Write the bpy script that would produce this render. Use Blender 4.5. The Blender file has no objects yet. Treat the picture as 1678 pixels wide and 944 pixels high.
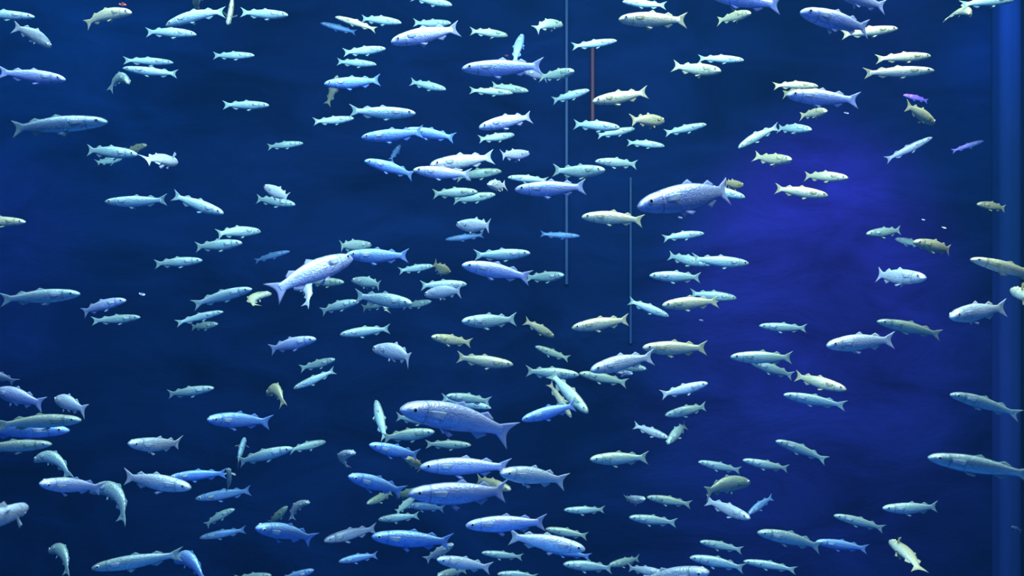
import bpy, math, random
import numpy as np
from mathutils import Matrix, Vector

# ------------------------------------------------------------------ camera, world, lights, exposure
SC = bpy.context.scene
COL = SC.collection
F = 1500.0                      # focal length in pixels of the 1678 x 944 frame
CZ = 5.0                        # camera height above the tank floor
cd = bpy.data.cameras.new('camera'); cam = bpy.data.objects.new('camera', cd); COL.objects.link(cam)
cam.location = (0, 0, CZ); cam.rotation_euler = (math.pi/2, 0, 0)
cd.sensor_width = 36; cd.lens = F/1678*36; cd.clip_start = 0.05; cd.clip_end = 200
cd.dof.use_dof = True; cd.dof.focus_distance = 5.4; cd.dof.aperture_fstop = 4.0
SC.camera = cam
vs = SC.view_settings
vs.view_transform = 'Standard'; vs.look = 'None'; vs.gamma = 1; vs.use_curve_mapping = False
vs.exposure = 0.0
SC.cycles.use_denoising = True
SC.cycles.max_bounces = 5; SC.cycles.diffuse_bounces = 2; SC.cycles.glossy_bounces = 2
SC.cycles.transparent_max_bounces = 12; SC.cycles.volume_bounces = 0

world = bpy.data.worlds.new('world'); SC.world = world; world.use_nodes = True
bg = world.node_tree.nodes['Background']
bg.inputs[0].default_value = (0.004, 0.05, 0.22, 1); bg.inputs[1].default_value = 0.5

def aim(o, target):
    d = Vector(target) - o.location
    o.rotation_euler = d.to_track_quat('-Z', 'Y').to_euler()
def area(name, loc, target, size, size_y, col, energy, spread=math.pi):
    l = bpy.data.lights.new(name, 'AREA'); l.shape = 'RECTANGLE'; l.size = size; l.size_y = size_y
    l.color = col; l.energy = energy; l.spread = spread
    o = bpy.data.objects.new(name, l); COL.objects.link(o); o.location = loc; aim(o, target); return o
def spot(name, loc, target, col, energy, deg, blend=1.0, size=0.3):
    l = bpy.data.lights.new(name, 'SPOT'); l.color = col; l.energy = energy
    l.spot_size = math.radians(deg); l.spot_blend = blend; l.shadow_soft_size = size
    o = bpy.data.objects.new(name, l); COL.objects.link(o); o.location = loc; aim(o, target); return o

# overhead tank lights; low_fill is an added blue fill from below
area('key_light', (0.0, 3.2, CZ+4.3), (0.0, 6.6, CZ), 7.0, 2.0, (0.66, 0.95, 0.98), 800)
area('warm_light', (2.6, 3.6, CZ+4.0), (2.2, 6.2, CZ+0.6), 1.6, 1.6, (1.0, 0.88, 0.50), 170)
area('front_light', (-0.6, 1.5, CZ+3.2), (-0.2, 4.2, CZ-0.6), 4.5, 0.6, (0.26, 0.42, 1.0), 210)
area('low_fill', (0, 1.6, CZ-3.2), (0, 4.2, CZ-.6), 7.0, 1.0, (0.05, 0.28, 1.0), 70)
spot('violet_light', (4.1, 8.8, CZ+4.4), (4.2, 12.4, CZ-0.15), (1.0, 0.13, 1.0), 3900, 50)
spot('violet_side_light', (-5.6, 8.8, CZ+4.2), (-7.2, 12.4, CZ+0.2), (0.6, 0.2, 1.0), 700, 36)
area('back_wash', (0, 9.6, CZ+4.9), (0, 12.4, CZ+0.5), 12.0, 0.6, (0.05, 0.45, 1.0), 40)
spot('teal_wash', (-5.6, 9.4, CZ+5.0), (-6.0, 12.4, CZ+3.0), (0.10, 0.75, 1.0), 420, 80)

# ------------------------------------------------------------------ node helpers
def new_mat(name):
    m = bpy.data.materials.new(name); m.use_nodes = True
    nt = m.node_tree; nt.nodes.clear()
    return m, nt
def N(nt, t, **kw):
    n = nt.nodes.new(t)
    for k, v in kw.items(): setattr(n, k, v)
    return n
def ramp(nt, stops, src):
    r = N(nt, 'ShaderNodeValToRGB'); e = r.color_ramp.elements
    while len(e) > 1: e.remove(e[-1])
    e[0].position = stops[0][0]; e[0].color = (*stops[0][1], 1)
    for p, c in stops[1:]:
        x = e.new(p); x.color = (*c, 1)
    nt.links.new(src, r.inputs[0]); return r
def wall_mat(name, lo, hi, stretch=(0.5, 0.5, 0.5), bump=0.25):
    m, nt = new_mat(name); L = nt.links.new
    tc = N(nt, 'ShaderNodeTexCoord'); mp = N(nt, 'ShaderNodeMapping'); mp.inputs['Scale'].default_value = stretch
    L(tc.outputs['Object'], mp.inputs[0])
    n1 = N(nt, 'ShaderNodeTexNoise'); n1.inputs['Scale'].default_value = 1.2; n1.inputs['Detail'].default_value = 8; n1.inputs['Roughness'].default_value = .6
    n1.inputs['Distortion'].default_value = 0.6
    L(mp.outputs[0], n1.inputs['Vector'])
    r = ramp(nt, [(0.3, lo), (0.7, hi)], n1.outputs['Fac'])
    b = N(nt, 'ShaderNodeBsdfPrincipled'); b.inputs['Roughness'].default_value = 0.85; b.inputs['Specular IOR Level'].default_value = .08
    L(r.outputs[0], b.inputs['Base Color'])
    bp = N(nt, 'ShaderNodeBump'); bp.inputs['Strength'].default_value = bump; bp.inputs['Distance'].default_value = 0.15
    L(n1.outputs['Fac'], bp.inputs['Height']); L(bp.outputs[0], b.inputs['Normal'])
    o = N(nt, 'ShaderNodeOutputMaterial'); L(b.outputs[0], o.inputs[0])
    return m

TONES = {  # back, side, belly; blue light is mixed into the l and b colours
    'w': ((.62, .72, .74), (.80, .90, .94), (.80, .92, 1.0)),
    'c': ((.46, .62, .52), (.46, .70, .66), (.40, .68, .82)),
    'o': ((.62, .60, .34), (.74, .74, .46), (.62, .76, .66)),
    'g': ((.46, .54, .36), (.44, .62, .50), (.36, .62, .70)),
    'l': ((.60, .66, .80), (.56, .66, .95), (.44, .54, .98)),
    'b': ((.34, .60, .85), (.26, .50, .95), (.20, .38, .95)),
}
def skin_mat(key):
    back, side, belly = TONES[key]
    m, nt = new_mat('fish_skin_'+key); L = nt.links.new
    uv = N(nt, 'ShaderNodeUVMap'); sx = N(nt, 'ShaderNodeSeparateXYZ'); L(uv.outputs[0], sx.inputs[0])
    oi = N(nt, 'ShaderNodeObjectInfo')
    # scales: small staggered cells over the flank
    mp = N(nt, 'ShaderNodeMapping'); mp.inputs['Scale'].default_value = (46, 15, 1); L(uv.outputs[0], mp.inputs[0])
    vo = N(nt, 'ShaderNodeTexVoronoi'); vo.inputs['Scale'].default_value = 1.0; vo.inputs['Randomness'].default_value = .7; L(mp.outputs[0], vo.inputs['Vector'])
    no = N(nt, 'ShaderNodeTexNoise'); no.noise_dimensions = '4D'; no.inputs['Scale'].default_value = 7; no.inputs['Detail'].default_value = 4
    mp2 = N(nt, 'ShaderNodeMapping'); mp2.inputs['Scale'].default_value = (1.2, 1.0, 1); L(uv.outputs[0], mp2.inputs[0]); L(mp2.outputs[0], no.inputs['Vector'])
    mw = N(nt, 'ShaderNodeMath', operation='MULTIPLY'); mw.inputs[1].default_value = 40; L(oi.outputs['Random'], mw.inputs[0]); L(mw.outputs[0], no.inputs['W'])
    # height on the body, nudged by noise
    ma = N(nt, 'ShaderNodeMath', operation='MULTIPLY_ADD'); ma.inputs[1].default_value = .30; L(no.outputs['Fac'], ma.inputs[0])
    sb = N(nt, 'ShaderNodeMath', operation='SUBTRACT'); sb.inputs[1].default_value = .15; L(sx.outputs[1], sb.inputs[0]); L(sb.outputs[0], ma.inputs[2])
    dk = tuple(x*.72 for x in side)
    r = ramp(nt, [(0.0, belly), (0.36, side), (0.58, side), (0.64, dk), (0.70, side), (0.84, back), (1.0, back)], ma.outputs[0])
    # scale speckle multiplies the tone
    vr = ramp(nt, [(0.0, (1, 1, 1)), (0.55, (.93, .95, .97)), (0.8, (.66, .72, .80))], vo.outputs['Distance'])
    mx = N(nt, 'ShaderNodeMix', data_type='RGBA', blend_type='MULTIPLY'); mx.inputs[0].default_value = .8
    L(r.outputs[0], mx.inputs[6]); L(vr.outputs[0], mx.inputs[7])
    # gill cover edge and mouth lines on the head
    gl = ramp(nt, [(0.0, (.98, .96, .93)), (.175, (1, 1, 1)), (.19, (.35, .40, .50)), (.206, (1, 1, 1)), (1, (1, 1, 1))], sx.outputs[0])
    mx2 = N(nt, 'ShaderNodeMix', data_type='RGBA', blend_type='MULTIPLY'); mx2.inputs[0].default_value = .8
    L(mx.outputs[2], mx2.inputs[6]); L(gl.outputs[0], mx2.inputs[7])
    nr = ramp(nt, [(0.30, (.76, .80, .86)), (0.52, (1, 1, 1)), (0.72, (1, 1, 1))], no.outputs['Fac'])
    mx3 = N(nt, 'ShaderNodeMix', data_type='RGBA', blend_type='MULTIPLY'); mx3.inputs[0].default_value = 1
    L(mx2.outputs[2], mx3.inputs[6]); L(nr.outputs[0], mx3.inputs[7])
    # one fish a little lighter than the next
    hv = N(nt, 'ShaderNodeHueSaturation'); mr = N(nt, 'ShaderNodeMapRange'); mr.inputs[3].default_value = .80; mr.inputs[4].default_value = 1.10
    L(oi.outputs['Random'], mr.inputs[0]); L(mr.outputs[0], hv.inputs['Value']); L(mx3.outputs[2], hv.inputs['Color'])
    b = N(nt, 'ShaderNodeBsdfPrincipled'); b.inputs['Roughness'].default_value = .33; b.inputs['Metallic'].default_value = .3
    b.inputs['Specular IOR Level'].default_value = .6
    L(hv.outputs[0], b.inputs['Base Color'])
    bp = N(nt, 'ShaderNodeBump'); bp.inputs['Strength'].default_value = .35; bp.inputs['Distance'].default_value = .006; bp.invert = True
    L(vo.outputs['Distance'], bp.inputs['Height']); L(bp.outputs[0], b.inputs['Normal'])
    o = N(nt, 'ShaderNodeOutputMaterial'); L(b.outputs[0], o.inputs[0])
    return m
def fin_mat(key):
    c = TONES[key][1]
    m, nt = new_mat('fish_fin_'+key); L = nt.links.new
    uv = N(nt, 'ShaderNodeUVMap'); sx = N(nt, 'ShaderNodeSeparateXYZ'); L(uv.outputs[0], sx.inputs[0])
    ml = N(nt, 'ShaderNodeMath', operation='MULTIPLY'); ml.inputs[1].default_value = 75; L(sx.outputs[1], ml.inputs[0])
    sn = N(nt, 'ShaderNodeMath', operation='SINE'); L(ml.outputs[0], sn.inputs[0])
    r = ramp(nt, [(0.0, tuple(x*.75 for x in c)), (1.0, c)], sn.outputs[0])
    d = N(nt, 'ShaderNodeBsdfPrincipled'); d.inputs['Roughness'].default_value = .5; L(r.outputs[0], d.inputs['Base Color'])
    t = N(nt, 'ShaderNodeBsdfTranslucent'); L(r.outputs[0], t.inputs[0])
    m1 = N(nt, 'ShaderNodeMixShader'); m1.inputs[0].default_value = .35; L(d.outputs[0], m1.inputs[1]); L(t.outputs[0], m1.inputs[2])
    tr = N(nt, 'ShaderNodeBsdfTransparent')
    # thinner skin towards the outer edge
    ed = N(nt, 'ShaderNodeMapRange'); ed.inputs[1].default_value = .3; ed.inputs[2].default_value = 1.0; ed.inputs[3].default_value = .04; ed.inputs[4].default_value = .25
    L(sx.outputs[0], ed.inputs[0])
    m2 = N(nt, 'ShaderNodeMixShader'); L(ed.outputs[0], m2.inputs[0]); L(m1.outputs[0], m2.inputs[1]); L(tr.outputs[0], m2.inputs[2])
    o = N(nt, 'ShaderNodeOutputMaterial'); L(m2.outputs[0], o.inputs[0])
    return m
def plain(name, col, rough=.4, spec=.5):
    m, nt = new_mat(name); b = N(nt, 'ShaderNodeBsdfPrincipled')
    b.inputs['Base Color'].default_value = (*col, 1); b.inputs['Roughness'].default_value = rough
    o = N(nt, 'ShaderNodeOutputMaterial'); nt.links.new(b.outputs[0], o.inputs[0]); return m
SKIN = {k: skin_mat(k) for k in TONES}
FIN = {k: fin_mat(k) for k in TONES}
PUPIL = plain('fish_eye_pupil', (.006, .008, .016), .12)
IRIS = plain('fish_eye_iris', (.78, .82, .74), .25)

# ------------------------------------------------------------------ the tank
def mesh_obj(name, verts, faces, mats, parent=None, smooth=False):
    me = bpy.data.meshes.new(name); me.from_pydata([tuple(v) for v in verts], [], faces)
    for m in mats: me.materials.append(m)
    if smooth: me.polygons.foreach_set('use_smooth', [True]*len(me.polygons))
    me.update()
    o = bpy.data.objects.new(name, me); COL.objects.link(o); o.parent = parent
    return o
def box(name, lo, hi, mat, parent=None):
    x0, y0, z0 = lo; x1, y1, z1 = hi
    v = [(x0,y0,z0),(x1,y0,z0),(x1,y1,z0),(x0,y1,z0),(x0,y0,z1),(x1,y0,z1),(x1,y1,z1),(x0,y1,z1)]
    f = [(0,3,2,1),(4,5,6,7),(0,1,5,4),(1,2,6,5),(2,3,7,6),(3,0,4,7)]
    o = mesh_obj(name, v, f, [mat], parent); return o
def structure(o):
    o['kind'] = 'structure'; return o

TOP, BOT = CZ+5.4, 0.0
XL, XR = -9.2, 6.98
YF, YB = 1.2, 12.5
m_back = wall_mat('tank_rear_haze_paint', (.0016, .008, .050), (.0072, .030, .150), (.5, .5, 1.1), .35)  # mottling also paints in cloudy haze and faint reflection wisps
m_side = wall_mat('tank_side_paint', (.012, .05, .10), (.02, .08, .16), (.5, .5, .5))
m_floor = wall_mat('tank_sand', (.05, .09, .16), (.09, .14, .22), (2, 2, 2), .6)
structure(box('wall_back', (XL, YB, BOT), (XR, YB+.3, TOP), m_back))
structure(box('wall_left', (XL-.3, YF, BOT), (XL, YB+.3, TOP), m_side))
structure(box('wall_right', (XR, YF, BOT), (XR+.3, YB+.3, TOP), m_side))
structure(box('floor', (XL-.3, YF, BOT-.3), (XR+.3, YB+.3, BOT), m_floor))
structure(box('ceiling', (XL-.3, YF, TOP), (XR+.3, YB+.3, TOP+.2), plain('dark_soffit', (.01, .03, .08), .8)))

# viewing pane: clear acrylic, seen through
m, nt = new_mat('clear_acrylic'); L = nt.links.new
tr = N(nt, 'ShaderNodeBsdfTransparent'); tr.inputs[0].default_value = (.985, .995, 1, 1)
gl = N(nt, 'ShaderNodeBsdfGlossy'); gl.inputs['Roughness'].default_value = .02
fr = N(nt, 'ShaderNodeFresnel'); fr.inputs[0].default_value = 1.12
mx = N(nt, 'ShaderNodeMixShader'); L(fr.outputs[0], mx.inputs[0]); L(tr.outputs[0], mx.inputs[1]); L(gl.outputs[0], mx.inputs[2])
o = N(nt, 'ShaderNodeOutputMaterial'); L(mx.outputs[0], o.inputs[0])
structure(box('window_1', (XL, YF-.06, BOT), (XR, YF, TOP), m))

# water: thin blue haze between the pane and the rear wall
HAZE = True
if HAZE:
    m, nt = new_mat('water_haze'); L = nt.links.new
    vsn = N(nt, 'ShaderNodeVolumeScatter'); vsn.inputs['Color'].default_value = (.05, .40, 1.0, 1); vsn.inputs['Density'].default_value = .005
    vab = N(nt, 'ShaderNodeVolumeAbsorption'); vab.inputs['Color'].default_value = (.25, .75, 1.0, 1); vab.inputs['Density'].default_value = .03
    ad = N(nt, 'ShaderNodeAddShader'); L(vsn.outputs[0], ad.inputs[0]); L(vab.outputs[0], ad.inputs[1])
    o = N(nt, 'ShaderNodeOutputMaterial'); L(ad.outputs[0], o.inputs['Volume'])
    w = structure(box('water', (XL+.01, YF+.01, BOT+.01), (XR-.01, YB-.2, TOP-.02), m))

# upright blue corner pilaster and thin strips standing in for upright reflections
def px(u, v, Y): return ((u-839)/F*Y, Y, CZ-(v-472)/F*Y)
def rounded_post(name, x0, x1, y0, y1, z0, z1, r, mat):
    pts = []
    for cx, cy, a0 in ((x1-r, y0+r, -90), (x1-r, y1-r, 0), (x0+r, y1-r, 90), (x0+r, y0+r, 180)):
        for k in range(6):
            a = math.radians(a0+k*18); pts.append((cx+r*math.cos(a), cy+r*math.sin(a)))
    n = len(pts); v = [(x, y, z0) for x, y in pts]+[(x, y, z1) for x, y in pts]
    f = [(i, (i+1) % n, n+(i+1) % n, n+i) for i in range(n)]+[tuple(range(n-1, -1, -1)), tuple(range(n, 2*n))]
    return structure(mesh_obj(name, v, f, [mat], smooth=False))
m_pil = wall_mat('blue_pilaster_paint', (.012, .045, .19), (.02, .06, .24), (1, 1, .4), .1)
rounded_post('trim_1', px(1632, 0, 12.3)[0], px(1668, 0, 12.3)[0], 12.12, 12.5, BOT, TOP, .12, m_pil)
m_seam_refl = plain('pale_seam_reflection', (.022, .085, .26), .5)  # pale colour for faint seam reflections, built as solid strips
rounded_post('reflection_strip_1', px(926, 0, 12.4)[0], px(931.5, 0, 12.4)[0], 12.42, 12.5, CZ+.05, TOP, .015, m_seam_refl)
rounded_post('reflection_strip_2', px(1032, 0, 12.4)[0], px(1036, 0, 12.4)[0], 12.42, 12.5, CZ-.75, CZ+1.5, .012, m_seam_refl)
rounded_post('reflection_strip_3', px(968, 0, 12.4)[0], px(975, 0, 12.4)[0], 12.42, 12.5, CZ+2.2, CZ+3.3, .02, plain('dull_red_reflection', (.16, .03, .07), .5))  # reflection of a red lamp, built as a solid coloured strip
spot('pilaster_light', (5.9, 10.9, CZ+5.0), (6.65, 12.3, CZ+2.9), (.15, .35, 1.0), 330, 42)

# ------------------------------------------------------------------ mullet template (length 1, snout at s=0, up = z, side = y)
ST = [(0.000, .004, -.006, .006), (.008, .021, -.020, .022), (.03, .038, -.034, .038), (.06, .054, -.049, .048), (.10, .067, -.063, .055),
      (.14, .076, -.074, .059), (.185, .081, -.082, .0625), (.195, .083, -.084, .0635), (.203, .084, -.086, .0600), (.25, .090, -.095, .062), (.32, .096, -.104, .064),
      (.40, .099, -.106, .063), (.48, .096, -.104, .059), (.56, .089, -.096, .052), (.64, .077, -.083, .041), (.71, .063, -.068, .030),
      (.77, .051, -.054, .021), (.82, .043, -.045, .014), (.86, .041, -.042, .009), (.885, .042, -.043, .0045), (.90, .036, -.037, .002)]
NR = 16
def body_template():
    V, S, UV, Fc = [], [], [], []
    for s, t, b, w in ST:
        for k in range(NR):
            a = 2*math.pi*k/NR; c = math.cos(a); q = math.sin(a)
            mid = .01 if s > .03 else -.002
            z = mid+(t-mid)*c if c > 0 else mid+(mid-b)*c
            y = w*math.copysign(abs(q)**.85, q)
            V.append((s, y, z)); UV.append((s, (c+1)/2))
    n = len(ST)
    for i in range(n-1):
        for k in range(NR):
            k2 = (k+1) % NR
            Fc.append((i*NR+k, i*NR+k2, (i+1)*NR+k2, (i+1)*NR+k))
    Fc.append(tuple(range(NR-1, -1, -1))); Fc.append(tuple((n-1)*NR+k for k in range(NR)))
    return np.array(V), Fc, UV
def fin_template(root0, root1, tip0, tip1, notch=0.0, nu=5, nv=9, th=.0035, belly=0.0, y_of=None):
    """A thin finned blade between a root edge and a tip edge in the s-z plane; y_of bows it sideways."""
    V, UV, Fc = [], [], []
    r0, r1, t0, t1 = map(np.array, (root0, root1, tip0, tip1))
    for side in (1, -1):
        for i in range(nu):
            u = i/(nu-1)
            for j in range(nv):
                v = j/(nv-1)
                a = r0*(1-v)+r1*v; b = t0*(1-v)+t1*v
                m = 4*v*(1-v)
                b = b+(a-b)*notch*m**.8
                b = b-(a-b)*belly*m
                p = a*(1-u)+b*u
                t = th*(1-.8*u)*(1 if j % 2 else .55)
                y = side*t+(y_of(u, v) if y_of else 0)
                V.append((p[0], y, p[1])); UV.append((u, v))
    q = nu*nv
    for i in range(nu-1):
        for j in range(nv-1):
            a = i*nv+j; Fc.append((a, a+1, a+nv+1, a+nv)); Fc.append((q+a, q+a+nv, q+a+nv+1, q+a+1))
    rim = [j for j in range(nv)]+[i*nv+nv-1 for i in range(1, nu)]+[(nu-1)*nv+j for j in range(nv-2, -1, -1)]+[i*nv for i in range(nu-2, 0, -1)]
    for i in range(len(rim)):
        a, b = rim[i], rim[(i+1) % len(rim)]; Fc.append((b, a, q+a, q+b))
    return np.array(V), Fc, UV
def pect(side, wide=False):
    if wide: return fin_template((.215, .022), (.232, -.012), (.285, .030), (.300, -.022), belly=.12, nu=4, nv=7, th=.002, y_of=lambda u, v: side*(.056+.105*u))
    return fin_template((.215, .028), (.222, -.012), (.335, .036), (.315, -.018), belly=.12, nu=4, nv=7, th=.002,
                        y_of=lambda u, v: side*(.060+.016*u))
def pelv(side):
    return fin_template((.37, -.100), (.415, -.103), (.44, -.150), (.475, -.128), nu=4, nv=5, th=.002, y_of=lambda u, v: side*(.016+.030*u))
def eye_template(side):
    V, UV, Fc = [], [], []
    rad = [(0, .0095), (.0140, .0090), (.0145, .0088), (.0235, .0060), (.027, .0)]
    c = np.array((.088, side*.0490, .020)); n = 10
    V.append(tuple(c+np.array((0, side*.0075, 0)))); UV.append((0, 0))
    for r, h in rad[1:]:
        for k in range(n):
            a = 2*math.pi*k/n; V.append((c[0]+r*math.cos(a), c[1]+side*h, c[2]+r*math.sin(a))); UV.append((0, 0))
    mi = []
    for k in range(n):
        k2 = (k+1) % n; Fc.append((0, 1+k, 1+k2) if side < 0 else (0, 1+k2, 1+k)); mi.append(0)
    for i in range(3):
        for k in range(n):
            k2 = (k+1) % n; a, b = 1+i*n, 1+(i+1)*n
            Fc.append((a+k, b+k, b+k2, a+k2) if side < 0 else (a+k, a+k2, b+k2, b+k)); mi.append(0 if i == 0 else 1)
    Fc.append(tuple(1+3*n+k for k in (range(n) if side > 0 else range(n-1, -1, -1)))); mi.append(1)
    return np.array(V), Fc, UV, mi
T_BODY = body_template()
T_TAIL = fin_template((.855, .040), (.855, -.041), (1.0, .112), (.995, -.118), notch=.42, nu=7, nv=13, th=.0045)
T_D1 = fin_template((.43, .094), (.50, .090), (.505, .128), (.55, .094), nu=4, nv=6, th=.003)
T_D2 = fin_template((.655, .066), (.75, .045), (.725, .100), (.79, .060), nu=4, nv=7, th=.0025)
T_AN = fin_template((.63, -.077), (.74, -.051), (.715, -.120), (.785, -.068), nu=4, nv=7, th=.0025)
PARTS = [('tail_fin', T_TAIL), ('dorsal_fin', T_D1), ('dorsal_fin', T_D2), ('anal_fin', T_AN),
         ('pectoral_fin', pect(1)), ('pectoral_fin', pect(-1)), ('pelvic_fin', pelv(1)), ('pelvic_fin', pelv(-1))]
SPLAYED = {1: pect(1, True), -1: pect(-1, True)}
EYES = [eye_template(1), eye_template(-1)]

SS = np.linspace(0, 1.02, 103)
def spine(bend, arch):
    """Centre line and headings of a fish bent sideways (bend) and in the vertical plane (arch)."""
    w = np.clip((SS-.12)/.88, 0, 1)
    th = bend*(w**1.5-.25)            # lateral heading change
    ph = arch*(np.clip((SS-.0)/1.0, 0, 1)**1.2-.45)
    d = np.stack([np.cos(ph)*np.cos(th), np.sin(th)*np.cos(ph), -np.sin(ph)], 1)   # towards the tail
    P = np.vstack([[0, 0, 0], np.cumsum((d[1:]+d[:-1])/2*(SS[1]-SS[0]), 0)])
    return P, th, ph
def deform(V, sp, dz):
    P, th, ph = sp
    s = V[:, 0]
    p = np.stack([np.interp(s, SS, P[:, i]) for i in range(3)], 1)
    t = np.interp(s, SS, th); f = np.interp(s, SS, ph)
    side = np.stack([-np.sin(t), np.cos(t), np.zeros_like(t)], 1)
    up = np.stack([np.sin(f)*np.cos(t), np.sin(f)*np.sin(t), np.cos(f)], 1)
    q = p+side*V[:, 1:2]*dz+up*(V[:, 2:3])*dz
    q[:, 0] = .45-q[:, 0]             # head towards +x
    q[:, 1] = -q[:, 1]
    return q

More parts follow.
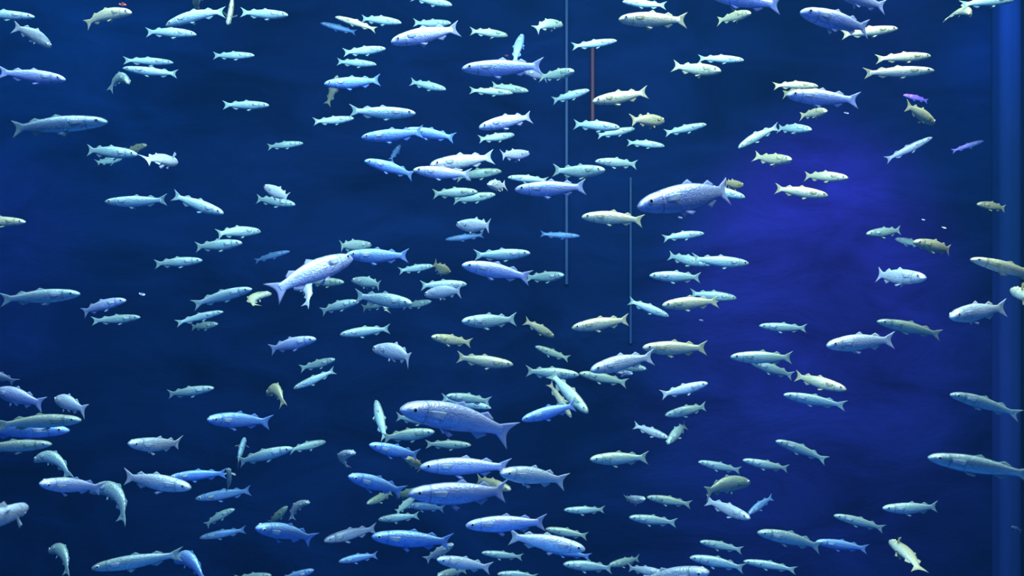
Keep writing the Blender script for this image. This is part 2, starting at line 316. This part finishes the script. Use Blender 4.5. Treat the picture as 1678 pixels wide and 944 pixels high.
# ------------------------------------------------------------------ where every fish is:  head u v, tail u v, body depth, tone, [options]
# options: b bend, c arch, L length in metres, t +1 head towards the viewer / -1 away
FISH = """
57 28 -40 22 15 c
72 64 32 57 21 w c=.5
216 21 141 41 17 o c=.6
322 57 240 53 16 c
272 43 368 20 19 c c=.4
373 41 380 -22 15 o r=1.3 p=1
326 -28 322 20 16 o
472 25 395 20 15 c
417 91 350 91 12 c
284 103 203 99 13 c
201 112 290 121 13 c
107 131 -2 118 20 l
211 138 180 150 17 c c=1.1
441 173 366 172 14 c
176 200 22 211 19 c
549 28 616 49 11 o
658 38 593 31 13 c
739 38 678 37 14 c
641 70 751 47 27 l c=.15
741 9 675 -5 14 c
832 59 771 51 14 g
632 80 563 86 14 c
617 106 553 101 12 c
531 138 622 131 20 b
553 124 536 172 13 o L=.36
731 147 673 134 14 c
866 150 806 140 14 g
840 153 770 148 12 g
757 113 888 108 27 l L=.32
940 117 884 126 18 g
855 117 896 129 14 l
857 57 844 104 15 b c=.3
681 186 574 181 20 c
580 194 514 199 13 c
592 226 692 216 21 b
664 213 744 226 17 b L=.27
785 210 870 192 22 l
843 221 785 228 14 c
497 235 439 241 11 c
921 42 877 49 18 g c=.5
1011 67 938 76 13 c
1020 3 1091 9 13 c
1014 32 1124 33 24 o
1230 22 1176 35 17 o c=.3
1181 117 1103 108 21 o
1219 99 1145 96 13 c
966 148 906 165 14 c
971 167 1060 151 20 o
1016 210 941 204 17 c
1040 211 979 222 12 c
1087 199 1034 197 21 o
1158 204 1090 218 13 c
1089 240 1028 234 12 c
1150 -18 1278 8 30 l
1210 243 1275 208 14 c c=.3
1312 20 1422 47 32 l
1370 -16 1450 11 25 l
1471 47 1380 57 16 o
1588 24 1547 33 17 o c=.8
1660 1 1575 9 15 c
1525 92 1436 97 15 o
1531 116 1417 120 18 o
1341 142 1268 141 13 o c=.3
1290 156 1406 164 27 l
1345 151 1283 155 16 o c=.4 L=.38
1354 183 1311 191 16 o c=.4
1330 213 1275 211 16 c
1530 203 1485 173 20 o
1528 225 1452 262 10 l L=.45
228 254 141 246 20 c
240 238 205 247 12 o L=.33
200 260 158 266 12 c L=.33
280 266 246 263 24 w
172 331 272 327 17 c
366 350 284 320 18 c
42 364 -45 360 15 o
427 380 356 384 18 c c=.3
399 398 319 405 18 c
332 427 254 433 15 c
434 306 471 324 20 w
484 336 421 326 14 c
597 264 677 288 19 b c=.2
677 279 771 286 21 l
705 271 808 257 25 w L=.36
822 281 748 291 17 g L=.38
802 303 829 304 19 w t=1
783 315 710 318 17 g
812 319 743 328 15 g L=.35
749 369 802 370 23 w
608 402 558 403 19 c L=.36
567 418 668 419 24 b
577 424 447 480 38 l c=.25 L=.36 t=-1
564 463 505 462 15 g
482 475 500 503 19 w c=1.2
445 482 421 501 18 o c=1.1
710 436 654 444 12 c
735 446 710 432 17 o t=-1
577 460 622 468 18 c c=.2
765 466 690 468 17 c
697 484 755 478 21 w c=.3
757 435 868 455 26 l c=.15
869 415 778 418 18 c
924 451 862 455 17 c L=.34
867 252 822 254 18 l
991 279 907 279 22 g
975 265 1043 270 15 c
832 291 897 296 12 c
843 311 959 306 26 l
953 356 1053 362 21 o c=.2
1046 340 1192 313 46 l L=.42
1221 324 1152 308 16 c
1217 304 1189 299 16 o
1154 383 1087 391 13 c c=.2
1160 434 1096 419 17 c
1227 432 1135 424 18 c L=.36
1064 452 1147 455 17 c
1297 262 1236 256 19 o
1390 292 1319 289 17 o
1357 321 1271 309 19 o
1417 384 1478 377 16 c
1467 392 1512 402 12 c L=.36
1492 395 1561 412 20 o
1517 456 1438 450 26 w
1598 334 1650 343 14 o
1590 425 1705 457 18 o
1664 476 1730 486 30 o
131 482 2 491 19 c
208 492 135 513 18 l c=.3
230 520 151 526 14 c
413 474 317 500 17 c c=.2
366 511 289 530 12 c
357 531 314 536 13 c L=.34
-32 608 25 626 17 l
-4 642 71 663 27 l c=.3
93 656 141 674 25 w c=.4
351 636 276 646 14 c
133 689 -6 698 17 g
114 706 -28 706 17 b L=.38
340 688 443 692 26 b
588 495 527 511 16 c c=.3
675 498 583 485 24 c
640 493 594 505 14 c L=.36
655 494 635 511 14 o c=.9 L=.20
707 494 660 502 12 c L=.36
518 556 443 573 20 l c=.2
557 549 638 539 16 c
549 589 492 604 14 c
481 637 548 607 13 c
612 573 671 590 27 w c=.4
707 552 772 562 17 o
841 598 750 585 19 o
757 527 845 523 23 c
439 648 464 666 20 o c=1.0
616 656 632 720 17 c
656 672 838 712 48 l c=.25 L=.46
731 649 803 658 17 c
805 669 724 652 14 c L=.37
715 690 650 683 16 c
712 708 628 718 20 g
907 552 860 526 15 o
937 538 1029 524 20 o c=.1
1096 519 1031 493 14 c
1085 501 1177 494 20 o
1207 489 1132 481 16 c L=.36
877 568 932 588 12 g
1053 570 1157 570 24 o
968 608 1070 585 27 w c=.15
1059 605 1010 600 14 c
1036 613 1004 603 13 l
949 615 863 608 18 g
949 612 1027 628 16 g L=.34
963 677 903 612 22 g
936 685 900 628 12 o L=.27
855 689 942 664 21 b L=.22
1160 628 1084 647 17 w
1090 681 1156 666 15 c
1197 585 1297 586 20 g
1230 594 1299 616 15 c
1244 534 1321 538 14 c
1355 567 1464 557 28 w
1437 527 1541 549 16 g
1558 520 1648 504 30 w
1387 639 1304 616 20 o
1284 647 1385 665 17 c
1557 647 1671 681 16 c c=.2
1095 718 1039 697 14 w
1094 728 1124 697 17 c c=.4
85 728 -42 735 15 g
57 757 112 784 21 c c=1.1
65 793 168 800 27 l
148 808 198 857 26 c c=1.3
-40 838 20 853 40 w t=-1
210 727 295 725 25 w
401 717 390 760 15 c r=-1.3 p=1 c=.5
480 735 392 757 17 c
534 724 475 738 14 c L=.34
313 800 205 781 24 w
277 783 370 776 17 b
374 768 370 808 14 c r=-1.3 p=1 c=.4
320 818 410 804 16 b L=.5
386 834 336 862 13 c c=.4
327 882 402 868 14 b L=.5
81 906 108 944 21 c c=1.2
150 932 297 908 21 c
288 922 333 957 25 b c=1.0
445 943 385 948 12 c
471 830 442 857 13 g L=.36
508 824 479 852 13 w c=.9
419 866 513 884 28 b c=.2
583 743 572 766 16 w c=1.2
605 729 685 745 21 b
662 750 690 770 15 o L=.24 c=.6
772 730 698 728 14 g
688 766 834 766 29 l c=.1 L=.42
571 781 660 806 25 b
601 826 642 806 14 g
695 802 648 812 15 g L=.4
670 810 828 804 38 l
680 815 650 840 13 c
665 828 728 834 14 b L=.5
837 803 782 785 18 o L=.30
620 852 686 845 13 c
531 887 616 866 20 l L=.6
609 880 738 888 29 b c=.1
743 892 697 918 15 w
716 917 804 931 22 w
555 921 618 910 14 b
515 934 455 952 15 b
717 944 765 934 15 c
789 906 856 913 12 c
763 862 893 856 27 l
820 776 927 789 30 w c=.1
967 753 1061 750 22 g
1144 757 1213 771 13 c
1217 754 1291 768 13 c
1228 792 1157 809 26 g c=.5
1229 850 1157 820 20 w
1227 843 1266 815 13 b
924 836 990 835 12 c
1057 818 1025 816 15 w
1060 815 1132 827 14 g
1031 848 1108 857 15 c
894 867 962 879 14 g
959 901 835 879 27 w c=.15
889 900 967 913 13 b
923 925 1003 932 17 c
998 927 1047 915 14 c
1090 940 1030 930 15 w
1162 938 1030 968 34 w L=.34 c=.2
1147 888 1216 902 13 c
1130 914 1219 932 18 c c=.15
1218 920 1304 935 14 c
1241 873 1345 897 20 c c=.2
1337 888 1421 900 15 b
1366 845 1448 867 14 c c=.15
1446 833 1535 830 17 c
1271 723 1354 755 15 c c=.2
1521 750 1692 780 18 c
1476 925 1484 893 25 o c=.3 t=-1
815 941 880 946 12 c
1655 862 1676 872 7 b L=.6
525 38 583 53 10 b L=.8
1612 231 1560 248 8 b L=.75
475 412 418 428 6 b L=.5
1480 156 1520 166 8 b L=.7
950 387 886 383 6 b L=.5
730 393 792 385 6 b L=.5
656 238 640 262 9 b L=.5
"""
TONE_WORD = {'w': 'bright silver', 'c': 'pale cyan', 'o': 'cream', 'g': 'grey-green', 'l': 'lavender', 'b': 'deep blue'}
random.seed(7)
R0 = 4.7
class Fish: pass
fishes = []
for ln in FISH.strip().splitlines():
    p = ln.split(); f = Fish()
    f.hu, f.hv, f.tu, f.tv, f.h = map(float, p[:5]); f.tone = p[5]
    opt = dict(x.split('=') for x in p[6:])
    f.L = float(opt.get('L', .30)); f.arch = float(opt.get('c', random.uniform(-.05, .14)))
    f.bend = float(opt.get('b', random.choice((-1, 1))*random.uniform(.12, .45)))
    l = math.hypot(f.hu-f.tu, f.hv-f.tv); r = l/f.h
    if abs(f.arch) >= .75: f.arch *= 1.8
    f.len = l; f.s = 1 if f.hu > f.tu else -1
    f.dz = 1.0
    if r >= R0: f.dz = max(.74, R0/r); yaw = math.radians(random.uniform(2, 10))
    else: yaw = math.acos(max(.2, r/R0))
    f.roll = float(opt.get('r', 0)); f.splay = 'p' in opt
    f.tw = float(opt.get('t', -1 if f.h >= 18 and r < 3.0 else 1 if random.random() < .75 or f.h >= 19 else -1)); f.yaw = yaw
    f.seed = random.random()
    fishes.append(f)

def proj(P): return np.stack([839+F*P[:, 0]/P[:, 1], 472-F*P[:, 2]/P[:, 1]], 1)
def solve(f):
    sp = spine(f.bend, f.arch); f.sp = sp
    ends = deform(np.array([(0., 0, 0), (.975, 0, 0)]), sp, f.dz)*f.L
    c, s = math.cos(f.yaw), math.sin(f.yaw)
    fwd = np.array([c*f.s, -s*f.tw, 0.]); up = np.array([0, 0, 1.]); left = np.cross(up, fwd)
    B = np.stack([fwd, left, up], 1)
    H, T = np.array([f.hu, f.hv]), np.array([f.tu, f.tv])
    phi = 0.; Y = F*f.L*.215*f.dz/f.h; M = (H+T)/2; uv = M.copy()
    for _ in range(30):
        cp, spn = math.cos(phi), math.sin(phi)
        Ry = np.array([[cp, 0, spn], [0, 1, 0], [-spn, 0, cp]])
        C = np.array([(uv[0]-839)/F*Y, Y, -(uv[1]-472)/F*Y])
        A = (Ry@B@ends.T).T+C
        q = proj(A); d = q[0]-q[1]; D = H-T
        ang = math.atan2(-D[1], D[0])-math.atan2(-d[1], d[0])
        ang = (ang+math.pi) % (2*math.pi)-math.pi
        phi -= ang
        k = np.linalg.norm(d)/np.linalg.norm(D)
        if f.len/f.h >= R0*.96: Y *= min(1.25, max(.8, k))**.6
        else: f.yaw = math.acos(min(.99, max(.12, math.cos(f.yaw)/k**.7)))
        c, s = math.cos(f.yaw), math.sin(f.yaw)
        fwd = np.array([c*f.s, -s*f.tw, 0.]); lf = np.cross(up, fwd); cr, sr = math.cos(f.roll), math.sin(f.roll)
        B = np.stack([fwd, lf*cr+up*sr, up*cr-lf*sr], 1)
        uv += M-(q[0]+q[1])/2
    if Y > 11.3: f.L *= 11.3/Y; C = C*11.3/Y; Y = 11.3
    f.Y = Y; f.R = Ry@B; f.C = C
    f.pts = (f.R@(deform(np.array([(x, 0, 0) for x in (.05, .2, .35, .5, .65, .8, .95)]), sp, 1)*f.L).T).T+C
for f in fishes: solve(f)
# keep bodies apart: the one that looks smaller swims a little further off
for it in range(40):
    moved = 0
    for i, a in enumerate(fishes):
        for b in fishes[i+1:]:
            if abs(a.C[1]-b.C[1]) > .45 or abs(a.C[0]-b.C[0]) > .5 or abs(a.C[2]-b.C[2]) > .4: continue
            d = np.linalg.norm(a.pts[:, None]-b.pts[None], axis=2).min()
            if d < .085*(a.L+b.L)+.045:
                g = a if (a.C[1] > b.C[1]) else b
                k = 1.035
                g.L *= k; g.C = g.C*k; g.pts = g.pts*k; moved += 1
    if not moved: break

# ------------------------------------------------------------------ labels: look first, then the place
def size_word(f):
    return 'very large' if f.h >= 36 else 'large' if f.h >= 25 else 'mid-sized' if f.h >= 17.5 else 'small'
def pose_words(f):
    if abs(f.arch) > 1.2: return 'curled'
    rise = (f.tv-f.hv)/max(1, f.len)
    if rise > .8: return 'pointing up'
    if rise < -.8: return 'pointing down'
    if rise > .22: return 'nose up'
    if rise < -.22: return 'nose down'
    return 'level'
def place(f):
    u = min(1677, max(0, (f.hu+f.tu)/2)); v = min(943, max(0, (f.hv+f.tv)/2))
    row = ['top edge', 'upper part', 'above the middle', 'mid-height', 'below the middle', 'lower part', 'bottom edge'][
        sum(v >= x for x in (60, 200, 345, 500, 640, 800))]
    colw = ['by the left edge', 'left', 'centre-left', 'centre', 'centre-right', 'right', 'by the right edge'][
        sum(u >= x for x in (140, 400, 640, 880, 1110, 1400))]
    return row, colw
def describe():
    groups = {}
    for f in fishes:
        row, colw = place(f)
        f.base = f"{size_word(f)} {TONE_WORD[f.tone]} mullet facing {'right' if f.s > 0 else 'left'}, {pose_words(f)}, {row}, {colw}"
        groups.setdefault(f.base, []).append(f)
    for base, g in groups.items():
        if len(g) == 1: g[0].label = base; continue
        spread_u = max(x.hu for x in g)-min(x.hu for x in g); spread_v = max(x.hv for x in g)-min(x.hv for x in g)
        if spread_v > spread_u: g.sort(key=lambda x: x.hv); n2 = ('upper', 'lower'); ends = ('uppermost', 'lowermost')
        else: g.sort(key=lambda x: x.hu); n2 = ('left', 'right'); ends = ('leftmost', 'rightmost')
        for i, x in enumerate(g):
            if len(g) == 2: w = n2[i]+' one'
            elif i == 0: w = ends[0]
            elif i == len(g)-1: w = ends[1]
            elif len(g) == 3: w = 'middle one'
            else: w = ['', 'second', 'third', 'fourth', 'fifth', 'sixth', 'seventh'][i]
            x.label = base+', '+w
describe()
SPECIAL = {
    (656, 672): 'longest lavender mullet, blunt pale head, tail sloping down, low in the centre',
    (1046, 340): 'biggest deep-bodied blue-lavender mullet, head low, tail raised, right of centre',
    (670, 810): 'very large violet-blue mullet with round dark eye, over smaller ones, bottom centre',
    (577, 424): 'blurred grey-lavender mullet climbing to touch the nose of a blue one',
    (567, 418): 'blue mullet facing left whose nose meets the climbing grey one',
    (1312, 20): 'large lavender mullet with eye showing, diving over a cream one, top right',
    (641, 70): 'large lavender mullet with dark eye and upturned tail, top centre',
    (1014, 32): 'cream mullet with round black eye facing left, topmost big one right of centre',
    (688, 766): 'long dark lavender mullet just above the very large violet-blue one',
    (-30, 846): 'big pale mullet cut off by the left edge, low down',
    (1664, 476): 'blurred cream mullet cut off by the right edge at mid-height',
    (963, 677): 'grey-green mullet diving steeply behind a blue-white one',
    (936, 685): 'slim cream mullet diving beside the steep grey-green one',
    (857, 57): 'blue mullet standing nose up above the big silver-blue one',
    (757, 113): 'big silver-blue mullet under the upright one, top centre',
    (616, 656): 'slim upright cyan mullet just beside the head of the longest lavender one',
    (553, 124): 'cream mullet hanging tail down behind the head of a blue one',
}
for f in fishes:
    k = (int(f.hu), int(f.hv))
    if k in SPECIAL: f.label = SPECIAL[k]
    if f.tone == 'b' and f.h <= 10 or k == (1528, 225):  # ghost reflections of fish are built as small faint fish here
        f.label = f"faint mullet shape facing {'right' if f.s > 0 else 'left'}, {pose_words(f)}, "+' '.join(place(f))
        if k == (1528, 225): f.label = 'longer, clearer one of two faint mullet shapes rising near the right edge'

# ------------------------------------------------------------------ build them
def fish_mesh(name, V, Fc, UV, mats, mi=None):
    me = bpy.data.meshes.new(name); me.from_pydata(V.tolist(), [], Fc)
    for m in mats: me.materials.append(m)
    me.polygons.foreach_set('use_smooth', [True]*len(me.polygons))
    if mi: me.polygons.foreach_set('material_index', mi)
    uvl = me.uv_layers.new(name='UVMap'); n = len(me.loops)
    vi = np.empty(n, dtype=np.int32); me.loops.foreach_get('vertex_index', vi)
    uvl.data.foreach_set('uv', np.array(UV, dtype=np.float32)[vi].ravel())
    me.update(); return me
for f in fishes:
    sc = f.L
    me = fish_mesh('mullet', deform(T_BODY[0], f.sp, f.dz)*sc, T_BODY[1], T_BODY[2], [SKIN[f.tone]])
    o = bpy.data.objects.new('mullet', me); COL.objects.link(o)
    R = Matrix([list(f.R[i]) for i in range(3)]).to_4x4()
    o.matrix_world = Matrix.Translation((f.C[0], f.C[1], f.C[2]+CZ)) @ R
    o['label'] = f.label; o['category'] = 'fish'; o['group'] = 'school of mullet in the tank'
    wide = f.splay or math.cos(f.yaw) < .25
    for k, (nm, T) in enumerate(PARTS):
        if wide and k in (4, 5): T = SPLAYED[1 if k == 4 else -1]
        c = bpy.data.objects.new(nm, fish_mesh(nm, deform(T[0], f.sp, f.dz)*sc, T[1], T[2], [FIN['w' if nm == 'pectoral_fin' and f.tone in 'lbcw' else f.tone]]))
        COL.objects.link(c); c.parent = o
    if f.h > 9:
        for T in EYES:
            c = bpy.data.objects.new('eye', fish_mesh('eye', deform(T[0], f.sp, f.dz)*sc, T[1], T[2], [PUPIL, IRIS], T[3]))
            COL.objects.link(c); c.parent = o

# ------------------------------------------------------------------ drifting scraps of food
m_red = plain('red_food', (.8, .18, .12), .6); m_pale = plain('pale_food', (.75, .75, .8), .6)
FLAKES = [(201, 7, 3.4, 7, m_red, 'thin orange-red flake drifting near the top, above a cream mullet'),
          (830, 91, 3.0, 3, m_red, 'tiny red flake above the big silver-blue mullet'),
          (1115, 357, 3.0, 4, m_pale, 'tiny pale flake under the biggest blue-lavender mullet'),
          (1149, 525, 3.6, 4, m_pale, 'tiny pale flake in the violet water, right of centre'),
          (233, 482, 3.4, 6, m_pale, 'tiny pale sliver between the left-hand mullet at mid-height'),
          (1513, 360, 4.2, 3, m_pale, 'tiny pale flake above two others, right side, over a cream mullet'),
          (1547, 373, 4.2, 4, m_pale, 'second tiny pale flake lower and further right, over a cream mullet'),
          (1387, 185, 4.2, 4, m_pale, 'tiny lilac flake under the tail of a lavender mullet, upper right')]
for u, v, Y, w, mt, lab in FLAKES:
    x, y, z = px(u, v, Y); s = w/F*Y; rr = random.Random(u)
    n = 7; V = []
    for zz in (-.12, .12):
        for k in range(n):
            a = 2*math.pi*k/n; r = s*rr.uniform(.7, 1.1)
            V.append((r*math.cos(a), s*zz+.1*s*math.sin(3*a), .35*r*math.sin(a)))
    Fc = [tuple(range(n)), tuple(range(2*n-1, n-1, -1))]+[(k, n+k, n+(k+1) % n, (k+1) % n) for k in range(n)]
    o = mesh_obj('food_flake', V, Fc, [mt]); o.location = (x, y, z); o.rotation_euler = (rr.uniform(-.4, .4), .25, rr.uniform(-.4, .4))
    o['label'] = lab; o['category'] = 'fish food'; o['group'] = 'scraps of food drifting in the water'
